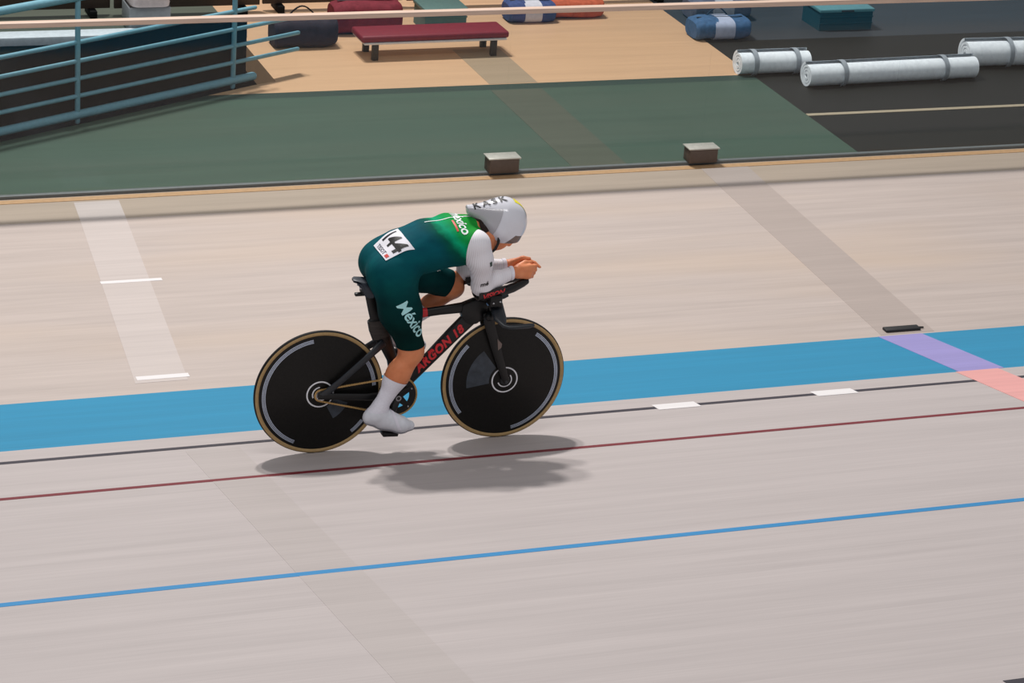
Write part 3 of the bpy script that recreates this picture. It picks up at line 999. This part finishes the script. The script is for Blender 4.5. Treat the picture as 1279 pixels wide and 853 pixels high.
def surface_nets(F, o, h):
    S = F < 0
    c = [S[i:S.shape[0] - 1 + i, j:S.shape[1] - 1 + j, k:S.shape[2] - 1 + k] for i in (0, 1) for j in (0, 1) for k in (0, 1)]
    tot = sum(x.astype(np.int8) for x in c)
    act = (tot > 0) & (tot < 8)
    idx = np.argwhere(act)
    ids = np.full(act.shape, -1, np.int64)
    ids[act] = np.arange(len(idx))
    acc = np.zeros((len(idx), 3))
    cnt = np.zeros(len(idx))
    cor = np.array([(i, j, k) for i in (0, 1) for j in (0, 1) for k in (0, 1)])
    val = np.stack([F[idx[:, 0] + q[0], idx[:, 1] + q[1], idx[:, 2] + q[2]] for q in cor], 1)
    for p in range(8):
        for q in range(p + 1, 8):
            if np.abs(cor[p] - cor[q]).sum() != 1:
                continue
            m_ = (val[:, p] < 0) != (val[:, q] < 0)
            t = val[m_, p] / (val[m_, p] - val[m_, q])
            acc[m_] += cor[p] + t[:, None] * (cor[q] - cor[p])
            cnt[m_] += 1
    V = o + h * (idx + acc / cnt[:, None])
    Q = []
    for a in range(3):
        b, c_ = (a + 1) % 3, (a + 2) % 3
        s0 = [slice(None)] * 3
        s1 = [slice(None)] * 3
        s0[a] = slice(0, -1)
        s1[a] = slice(1, None)
        A, B = S[tuple(s0)], S[tuple(s1)]
        e = np.argwhere(A != B)
        e = e[(e[:, b] > 0) & (e[:, c_] > 0) & (e[:, b] < S.shape[b] - 1) & (e[:, c_] < S.shape[c_] - 1)]
        fl = A[e[:, 0], e[:, 1], e[:, 2]]
        db = np.eye(3, dtype=int)[b]
        dc = np.eye(3, dtype=int)[c_]
        q = np.stack([ids[tuple((e - db - dc).T)], ids[tuple((e - dc).T)], ids[tuple(e.T)], ids[tuple((e - db).T)]], 1)
        q[~fl] = q[~fl][:, ::-1]
        Q.append(q)
    Q = np.concatenate(Q)
    return V, Q[(Q >= 0).all(1)]


def relax(V, Q, it=2, lam=.4):
    T = np.concatenate([Q[:, [0, 1]], Q[:, [1, 2]], Q[:, [2, 3]], Q[:, [3, 0]]])
    for _ in range(it):
        s = np.zeros_like(V)
        n = np.zeros(len(V))
        np.add.at(s, T[:, 0], V[T[:, 1]])
        np.add.at(n, T[:, 0], 1)
        np.add.at(s, T[:, 1], V[T[:, 0]])
        np.add.at(n, T[:, 1], 1)
        V = V + lam * (s / np.maximum(n, 1)[:, None] - V)
    return V


def normals(V, T):
    fn = np.cross(V[T[:, 1]] - V[T[:, 0]], V[T[:, 2]] - V[T[:, 0]])
    N = np.zeros_like(V)
    for i in range(3):
        np.add.at(N, T[:, i], fn)
    return N / np.maximum(np.linalg.norm(N, axis=1), 1e-12)[:, None]


BV, BQ = surface_nets(F, GO, HGRID)
del F
BV = relax(BV, BQ, 2)
BT = np.concatenate([BQ[:, [0, 1, 2]], BQ[:, [0, 2, 3]]])
BNm = normals(BV, BT)
GD = np.full((7, len(BV)), 9.0)
for pm in PR_:
    GD[pm[0]] = np.minimum(GD[pm[0]], pd_(BV[:, 0], BV[:, 1], BV[:, 2], pm))


def clip(V, N, T, f, off=0.0):
    """part of a triangle mesh where f>0, cut exactly along f=0, pushed out by off"""
    V = V + N * (off if np.isscalar(off) else off[:, None])
    pos = f > 0
    c = pos[T].sum(1)
    keep = [tuple(t) for t in T[c == 3]]
    verts = [tuple(v) for v in V]
    cut = {}

    def edge(i, j):
        k = (min(i, j), max(i, j))
        if k not in cut:
            t = f[i] / (f[i] - f[j])
            cut[k] = len(verts)
            verts.append(tuple(V[i] + t * (V[j] - V[i])))
        return cut[k]
    for t in T[(c == 1) | (c == 2)]:
        t = list(t)
        out = []
        for q in range(3):
            i, j = t[q], t[(q + 1) % 3]
            if pos[i]:
                out.append(i)
            if pos[i] != pos[j]:
                out.append(edge(i, j))
        for q in range(1, len(out) - 1):
            keep.append((out[0], out[q], out[q + 1]))
    used = sorted({i for t in keep for i in t})
    mp = {k: q for q, k in enumerate(used)}
    return [verts[i] for i in used], [tuple(mp[i] for i in t) for t in keep]


def plane(p, n):
    n = np.array(n, float)
    n /= np.linalg.norm(n)
    return (BV - np.array(p)) @ n


def grp(g):
    others = np.min(np.delete(GD, g, 0), 0)
    return others - GD[g]


# who wears what
skinR = np.minimum(plane((.430, -.1, .604), (.10, .0, -1)), grp(LGR) + .02)
skinR = np.minimum(skinR, -BV[:, 1])
skinL = np.minimum(plane((.686, .1, .838), (.90, 0, -.42)), GD[ARL] - GD[LGL])
skinL = np.minimum(skinL, .95 - BV[:, 2])
skinL = np.maximum(skinL, np.minimum(np.minimum(GD[LGL], GD[TOR]) - GD[SHL], GD[LGR] - GD[SHL]))
LEGS = np.minimum(np.minimum(GD[LGL], GD[LGR]), GD[SHL])
sock_top_R = plane((.352, -.11, .436), (-.35, 0, -.94))
sock_top_L = plane((.575, .11, .705), (-.80, 0, -.6))
shoe_top_R = plane((.278, -.12, .270), (.05, 0, -1))
shoe_top_L = plane((.455, .12, .592), (-.2, 0, -1))
skinL = np.maximum(skinL, np.minimum(sock_top_L, np.minimum(.80 - BV[:, 2], BV[:, 1] - .02)))
head = np.minimum(grp(HED) + .0, BV[:, 0] - .765)
sleeveR = np.minimum(plane((.722, -.13, 1.12), (.62, -.55, -.12)), -BV[:, 1] - .055)
sleeveL = np.minimum(plane((.722, .13, 1.12), (.62, .55, -.12)), BV[:, 1] - .055)
armR = np.maximum(np.minimum(sleeveR, GD[HED] - GD[ARR] + .02), np.minimum(-BV[:, 1] + .02, np.minimum(GD[LGL] - GD[ARR], BV[:, 0] - .80)))
armL = np.maximum(np.minimum(sleeveL, GD[HED] - GD[ARL] + .02), np.minimum(BV[:, 1] + .02, np.minimum(GD[LGL] - GD[ARL], BV[:, 0] - .80)))
armR = np.minimum(armR, LEGS - GD[ARR])
armL = np.minimum(armL, LEGS - GD[ARL])
armR = np.minimum(armR, GD[HED] - GD[ARR])
armL = np.minimum(armL, GD[HED] - GD[ARL])
cuff = .972 - BV[:, 0]
suit = -np.maximum.reduce([skinR, skinL, head, armR, armL])
suit = np.minimum(suit, .80 - BV[:, 0])


def skin_mat():
    k = NT('warm skin')
    nz = k.noise(k.coords(), 14, 3)
    k.l(k.ramp(nz, [(.3, lin((208, 122, 78))), (.7, lin((230, 146, 100)))]), k.b.inputs['Base Color'])
    k.b.inputs['Roughness'].default_value = .5
    k.b.inputs['Subsurface Weight'].default_value = .06
    k.b.inputs['Subsurface Scale'].default_value = .01
    return k.m


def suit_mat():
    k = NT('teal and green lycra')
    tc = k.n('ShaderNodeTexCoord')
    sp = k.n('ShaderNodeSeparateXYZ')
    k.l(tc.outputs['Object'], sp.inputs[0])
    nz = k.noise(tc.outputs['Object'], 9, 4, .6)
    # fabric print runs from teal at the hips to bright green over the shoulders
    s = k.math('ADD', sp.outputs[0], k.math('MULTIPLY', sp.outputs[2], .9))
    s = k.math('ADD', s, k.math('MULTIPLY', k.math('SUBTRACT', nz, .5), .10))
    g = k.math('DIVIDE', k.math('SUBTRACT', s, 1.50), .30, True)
    teal = k.ramp(k.math('DIVIDE', k.math('SUBTRACT', sp.outputs[2], .70), .45, True), [(0, lin((3, 40, 39))), (.35, lin((3, 50, 52))), (.6, lin((5, 76, 80))), (1, lin((8, 84, 98)))])  # height ramp puts shade into the teal, darkest down the legs
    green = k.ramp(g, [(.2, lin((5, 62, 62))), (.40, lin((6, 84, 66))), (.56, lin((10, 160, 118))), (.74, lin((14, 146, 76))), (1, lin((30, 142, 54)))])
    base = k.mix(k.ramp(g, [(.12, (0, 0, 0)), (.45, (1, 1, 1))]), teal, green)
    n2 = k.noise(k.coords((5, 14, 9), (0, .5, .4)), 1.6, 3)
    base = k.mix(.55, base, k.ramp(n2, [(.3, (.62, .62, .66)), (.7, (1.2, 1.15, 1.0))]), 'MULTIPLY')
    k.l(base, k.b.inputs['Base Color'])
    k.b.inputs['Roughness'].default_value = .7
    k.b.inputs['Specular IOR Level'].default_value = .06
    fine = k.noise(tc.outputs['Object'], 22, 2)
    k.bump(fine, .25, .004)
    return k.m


def sleeve_mat():
    k = NT('white ribbed lycra')
    tc = k.n('ShaderNodeTexCoord')
    w = k.n('ShaderNodeTexWave', wave_type='BANDS', bands_direction='X')
    w.inputs['Scale'].default_value = 34
    w.inputs['Distortion'].default_value = 1.0
    w.inputs['Detail'].default_value = 1
    k.l(k.coords((1, .8, .12)), w.inputs['Vector'])
    k.l(k.ramp(w.outputs['Fac'], [(.25, lin((224, 220, 226))), (.75, lin((236, 234, 240)))]), k.b.inputs['Base Color'])
    k.b.inputs['Roughness'].default_value = .65
    k.bump(w.outputs['Fac'], .12, .002)
    return k.m


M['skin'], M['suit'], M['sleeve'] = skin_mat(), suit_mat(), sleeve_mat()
M['white_cloth'] = mat('white knit', (230, 228, 238), .75, .2, 0, .04, 120)
M['shoe'] = mat('white shoe cover', (222, 224, 232), .45, .4, 0, .05, 40)
rider = empty('person', BO, 'person in a teal and green skinsuit and white helmet, crouched low riding the track bicycle', 'person')
body = obj('body', mesh('body', BV, BQ, True, 180), M['skin'], rider)
V, T = clip(BV, BNm, BT, suit, .0028)
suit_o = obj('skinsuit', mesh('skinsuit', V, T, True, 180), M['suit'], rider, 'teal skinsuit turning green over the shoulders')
suit_bvh = BVHTree.FromPolygons([Vector(v) for v in V], T)
arms_bvh = None
for nm, f in (('sleeve', armR), ('sleeve', armL)):
    V, T = clip(BV, BNm, BT, np.minimum(f, cuff), .0032)
    so = obj(nm, mesh(nm, V, T, True, 180), M['sleeve'], rider, 'white sleeve')
    if arms_bvh is None:
        arms_bvh = BVHTree.FromPolygons([Vector(v) for v in V], T)
    V, T = clip(BV, BNm, BT, np.minimum(np.minimum(f, cuff), BV[:, 0] - .955), .0055)
    obj('cuff', mesh('cuff', V, T, True, 180), M['white_cloth'], so)
low_R = np.minimum(-BV[:, 1], .70 - BV[:, 2])
for top, shoe, side in ((sock_top_R, shoe_top_R, low_R), (sock_top_L, shoe_top_L, np.minimum(BV[:, 1] - .02, .80 - BV[:, 2]))):
    V, T = clip(BV, BNm, BT, np.minimum(np.minimum(top, side), -shoe + .004), .003)
    obj('sock', mesh('sock', V, T, True, 180), M['white_cloth'], rider, 'tall white sock')
    V, T = clip(BV, BNm, BT, np.minimum(shoe, side), .0055)
    sh = obj('shoe', mesh('shoe', V, T, True, 180), M['shoe'], rider, 'white shoe')
    V, T = clip(BV, BNm, BT, np.minimum(np.minimum(shoe - .018, side), -BNm[:, 2] - .62), .0085)
    obj('sole', mesh('sole', V, T, True, 180), mat('pale grey sole', (168, 170, 178), .5), sh)
    fx = .325 if side is low_R else .475
    for q in (.038,):
        pl_ = np.abs(plane((fx + q, 0, .22 if side is low_R else .545), (.92, 0, .40))) * -1 + .007
        V, T = clip(BV, BNm, BT, np.minimum(np.minimum(np.minimum(shoe, side), pl_), BNm[:, 2] + .35), .0072)
        obj('shoe_strap', mesh('shoe_strap', V, T, True, 180), M['white_cloth'], sh)
    R_ = side is low_R
    px, pz = PR if R_ else PL
    s = -1 if R_ else 1
    obj('cleat', plate_xz('cleat', [(px - .035, pz + .008), (px + .035, pz + .004), (px + .038, pz + .016), (px - .03, pz + .022)], min(s * .112, s * .148), max(s * .112, s * .148), .003), M['black_plastic'], sh)

# hair showing under the helmet
hair_f = np.minimum(np.minimum(GD[HED] * -1 + .02, plane((.85, 0, 1.185), (-.35, 0, .94))), BV[:, 0] - .775)
V, T = clip(BV, BNm, BT, hair_f, .004)
obj('hair', mesh('hair', V, T, True, 180), mat('dark brown hair', (38, 24, 20), .6, .3, 0, .3, 60, (1, 6, 6)), rider)

obj('hair_bun', loft('hair_bun', rounded([(.752, 0, 1.222, .018, .030), (.785, 0, 1.222, .030, .046), (.830, 0, 1.205, .040, .062), (.868, 0, 1.175, .042, .070)]), 24), mat('dark brown tied hair', (36, 22, 18), .6, .3, 0, .35, 60, (6, 1, 6)), rider, 'dark brown hair tied under the helmet')

# helmet, its own implicit surface
hg = .004
ho = np.array([.68, -.16, 1.06])
hn = np.array([100, 81, 80])
hx = [ho[i] + hg * np.arange(hn[i]) for i in range(3)]
X, Y, Z = np.meshgrid(*hx, indexing='ij', sparse=True)
H = np.full(tuple(hn), .4)


def hadd(d, k):
    global H
    h = np.maximum(k - np.abs(H - d), 0) / k
    H = np.minimum(H, d) - h * h * k * .25


def ell(c, r_):
    q = np.sqrt(((X - c[0]) / r_[0]) ** 2 + ((Y - c[1]) / r_[1]) ** 2 + ((Z - c[2]) / r_[2]) ** 2)
    return (q - 1) * min(r_)


hadd(ell((.925, 0, 1.195), (.120, .106, .122)), .03)
hadd(pd_(X, Y, Z, (0, np.array((.90, 0, 1.225)), np.array((.730, 0, 1.275)), .088, .022, 0, .95)), .05)
for s in (-1, 1):
    hadd(pd_(X, Y, Z, (0, np.array((.90, s * .062, 1.17)), np.array((.955, s * .060, 1.135)), .042, .036, 0, 1)), .03)
H = np.maximum(H, .7245 - X - .15 * (Z - 1.28) + 0 * Y)
HV, HQ = surface_nets(H, ho, hg)
HV = relax(HV, HQ, 3)
HT = np.concatenate([HQ[:, [0, 1, 2]], HQ[:, [0, 2, 3]]])
HNm = normals(HV, HT)


def hpl(p, n):
    n = np.array(n, float)
    n /= np.linalg.norm(n)
    return (HV - np.array(p)) @ n


edge_back = hpl((.850, 0, 1.140), (.655, 0, .755))
edge_low = hpl((.90, 0, 1.112), (-.05, 0, 1))
shell = np.minimum(edge_back, edge_low)
visor_f = 1.106 + .052 * np.clip((HV[:, 0] - .905) / .05, 0, 1) ** .6 - .28 * np.maximum(0, HV[:, 0] - .955) - HV[:, 2]
visor_f = np.minimum(visor_f, HV[:, 0] - .905)
V, T = clip(HV, HNm, HT, np.minimum(shell, -visor_f))


def shelled(name, V, T, th):
    me = mesh(name, V, T, True, 180)
    bm = bmesh.new()
    bm.from_mesh(me)
    bmesh.ops.solidify(bm, geom=bm.faces[:], thickness=th)
    bm.to_mesh(me)
    bm.free()
    return finish(me, True, 60)


M['helmet'] = mat('glossy white helmet', (220, 220, 228), .22, .5, 0, .02, 20, coat=.4)
hel = obj('helmet', shelled('helmet', V, T, .006), M['helmet'], rider, 'white aero helmet with yellow patch')
helm_bvh = BVHTree.FromPolygons([Vector(v) for v in V], T)
V, T = clip(HV, HNm, HT, np.minimum(shell + .004, visor_f + .003), -.002)
kv = NT('smoky visor')
kv.b.inputs['Base Color'].default_value = (*lin((116, 98, 92)), 1)
kv.b.inputs['Roughness'].default_value = .12
obj('visor', shelled('visor', V, T, .002), kv.m, hel, 'smoky brown visor')
V, T = clip(HV, HNm, HT, np.minimum(np.minimum(shell, HV[:, 0] - .965), np.minimum(HV[:, 1] + .022 + (HV[:, 2] - 1.26) * .25, HV[:, 2] - 1.215)), .0012)
obj('yellow_patch', mesh('yellow_patch', V, T, True, 180), mat('yellow helmet paint', (246, 232, 30), .3), hel, 'yellow patch')
for sg in (-1, 1):
    V, T = clip(HV, HNm, HT, np.minimum(np.minimum(np.minimum(edge_back + .012, -edge_back), np.minimum(edge_low, .845 - HV[:, 0])), sg * HV[:, 1] - .012), -.004)
    obj('green_rim', mesh('green_rim', V, T, True, 180), mat('grey green inner rim', (120, 148, 128), .5), hel, 'grey green inner rim')
# panel seam: side cover behind the crown band
M['helmet_side'] = mat('pearl grey helmet side', (178, 176, 182), .25, .5, 0, .02, 20, coat=.3)
V, T = clip(HV, HNm, HT, np.minimum(np.minimum(shell, -hpl((.872, 0, 1.235), (.92, 0, -.36))), 1.287 + .05 * (HV[:, 0] - .80) - HV[:, 2]), .0022)
obj('side_cover', mesh('side_cover', V, T, True, 180), M['helmet_side'], hel, 'pearl grey rear cover')
# chin strap
obj('chin_strap', loft('chin_strap', [(.872, -.094, 1.150, .008, .0015), (.872, -.085, 1.115, .008, .0015), (.868, -.062, 1.075, .008, .0015), (.862, -.03, 1.046, .008, .0015), (.860, 0, 1.038, .008, .0015), (.862, .03, 1.046, .008, .0015), (.868, .062, 1.075, .008, .0015), (.872, .085, 1.115, .008, .0015), (.872, .094, 1.150, .008, .0015)], 10, 3), mat('black webbing', (20, 18, 18), .7), hel)


# ------------------------------------------------------------------ lettering
def text_mesh(s, size, shear=0.0, off=0.0, spacing=1.0):
    cu = bpy.data.curves.new('lettering', 'FONT')
    cu.body = s
    cu.size = size
    cu.shear = shear
    cu.offset = off * size
    cu.space_character = spacing
    cu.align_x = 'CENTER'
    cu.align_y = 'CENTER'
    cu.resolution_u = 3
    o = bpy.data.objects.new('lettering', cu)
    COL.objects.link(o)
    bpy.context.view_layer.update()
    me = bpy.data.meshes.new_from_object(o.evaluated_get(bpy.context.evaluated_depsgraph_get()))
    bpy.data.objects.remove(o)
    bpy.data.curves.remove(cu)
    return me


def wrap(me, org, u, v, bvh, lift=.0018, seg=.008):
    """lays a flat outline (x,y) onto a surface, seen along u x v"""
    u, v = Vector(u).normalized(), Vector(v)
    v = (v - u * v.dot(u)).normalized()
    n = u.cross(v)
    org = Vector(org)
    bm = bmesh.new()
    bm.from_mesh(me)
    bmesh.ops.triangulate(bm, faces=bm.faces[:])
    for _ in range(4):
        lg = [e for e in bm.edges if e.calc_length() > seg]
        if not lg:
            break
        bmesh.ops.subdivide_edges(bm, edges=lg, cuts=1)
        bmesh.ops.triangulate(bm, faces=bm.faces[:])
    for q in bm.verts:
        p = org + u * q.co.x + v * q.co.y
        hit, hn_, _, _ = bvh.ray_cast(p + n * .3, -n, .6)
        if hit is None:
            hit, hn_, _, _ = bvh.find_nearest(p)
        if hn_.dot(n) < 0:
            hn_ = -hn_
        q.co = hit + hn_ * lift
    bm.to_mesh(me)
    bm.free()
    return finish(me, True, 60)


def grid(w, h, nx=14, ny=12):
    V = [(-w / 2 + w * i / nx, -h / 2 + h * j / ny, 0) for j in range(ny + 1) for i in range(nx + 1)]
    Fq = [(j * (nx + 1) + i, j * (nx + 1) + i + 1, (j + 1) * (nx + 1) + i + 1, (j + 1) * (nx + 1) + i) for j in range(ny) for i in range(nx)]
    return mesh('g', V, Fq)


M['ink_white'] = mat('white print', (232, 238, 238), .5)
M['ink_cyan'] = mat('pale cyan print', (172, 226, 230), .5)
M['ink_black'] = mat('black print', (16, 14, 16), .5)
M['ink_grey'] = mat('grey print', (80, 80, 92), .5)
M['ink_red'] = mat('red print', (214, 60, 50), .5)
M['paper'] = mat('white number cloth', (236, 234, 242), .6, .3, 0, .03, 40)
rr = Vector((0, -1, 0))
# race number on the lower back
bu, bv = rr, Vector((.72, 0, .60))
bo = Vector((.334, -.048, 1.12))
bib = obj('race_number', wrap(grid(.175, .145), bo, bu, bv, suit_bvh, .004, .02), M['paper'], suit_o, 'white race number reading 144')
me = bib.data
for q in me.vertices:
    q.co += Vector((0, 0, .0025 * sin(q.co.y * 55) * sin(q.co.x * 48)))
bib_bvh = BVHTree.FromPolygons([q.co.copy() for q in me.vertices], [tuple(p.vertices) for p in me.polygons])
bvn = bv.normalized()
obj('lettering', wrap(text_mesh('144', .110, 0, .03, 1.0), bo + bvn * .014, bu, bv, bib_bvh, .0014), M['ink_black'], suit_o, 'black number 144')
obj('lettering', wrap(text_mesh('TISSOT', .032, 0, .015, 1.05), bo - bvn * .055 - rr * .004, bu, bv, bib_bvh, .0014), M['ink_grey'], suit_o)
obj('emblem', wrap(grid(.020, .018, 3, 3), bo - bvn * .055 + rr * .068, bu, bv, bib_bvh, .0014), M['ink_red'], suit_o, 'small red emblem')
# upper back
uv_ = Vector((.96, 0, .16))
obj('lettering', wrap(text_mesh('méxico', .072, 0, .02, 1.0), (.672, -.045, 1.25), rr, uv_, suit_bvh, .002), M['ink_white'], suit_o, 'white lettering')
obj('underline', wrap(grid(.085, .010, 10, 2), (.636, -.085, 1.24), rr, uv_, suit_bvh, .002), M['ink_red'], suit_o, 'red underline')
obj('spine_line', wrap(grid(.006, .24, 2, 30), (.62, -.012, 1.25), rr, uv_, suit_bvh, .0018), M['ink_white'], suit_o, 'thin white line along the spine')
# thigh
obj('lettering', wrap(text_mesh('México', .084, .10, .018, .95), (.404, -.2, .782), (.565, 0, -.825), (.825, 0, .565), suit_bvh, .002), M['ink_cyan'], suit_o, 'pale cyan lettering on the thigh')
obj('emblem', wrap(text_mesh('C•', .020, 0, .03), (.560, -.2, 1.0), (.95, 0, -.2), (.2, 0, .95), suit_bvh, .002), M['ink_white'], suit_o)
# sleeve
sl_o = [o for o in rider.children if o.name.startswith('sleeve')][0]
obj('lettering', wrap(text_mesh('mé', .034, .2, .03), (.782, -.2, .936), (.96, 0, .22), (-.22, 0, .96), arms_bvh, .0016), M['ink_black'], sl_o, 'black lettering')
obj('emblem', wrap(grid(.014, .026, 3, 4), (.797, -.2, 1.055), (.96, 0, .22), (-.22, 0, .96), arms_bvh, .0016), mat('dark green print', (18, 52, 44), .5), sl_o)
# helmet
obj('lettering', wrap(text_mesh('KASK', .058, .0, .02, 1.4), (.832, -.040, 1.34), (.985, 0, .17), (-.12, .80, .60), helm_bvh, .0036), M['ink_black'], hel, 'black lettering')
# bicycle
dt_bvh = BVHTree.FromPolygons([q.co.copy() for q in dt.data.vertices], [tuple(p.vertices) for p in dt.data.polygons])
obj('lettering', wrap(text_mesh('ARGON 18', .060, .28, .045, 1.10), (.620, -.1, .532), (.731, 0, .682), (-.682, 0, .731), dt_bvh, .0014), M['red'], dt, 'red lettering')
pads = [o for o in bike.children if o.name.startswith('arm_pad')]
pd0 = pads[0]
pbv = BVHTree.FromPolygons([q.co.copy() for q in pd0.data.vertices], [tuple(p.vertices) for p in pd0.data.polygons])
obj('lettering', wrap(text_mesh('VISION', .042, .2, .03, .92), (.842, -.2, .868), (.985, 0, .15), (-.15, 0, .985), pbv, .0014), M['red'], pd0, 'red lettering')
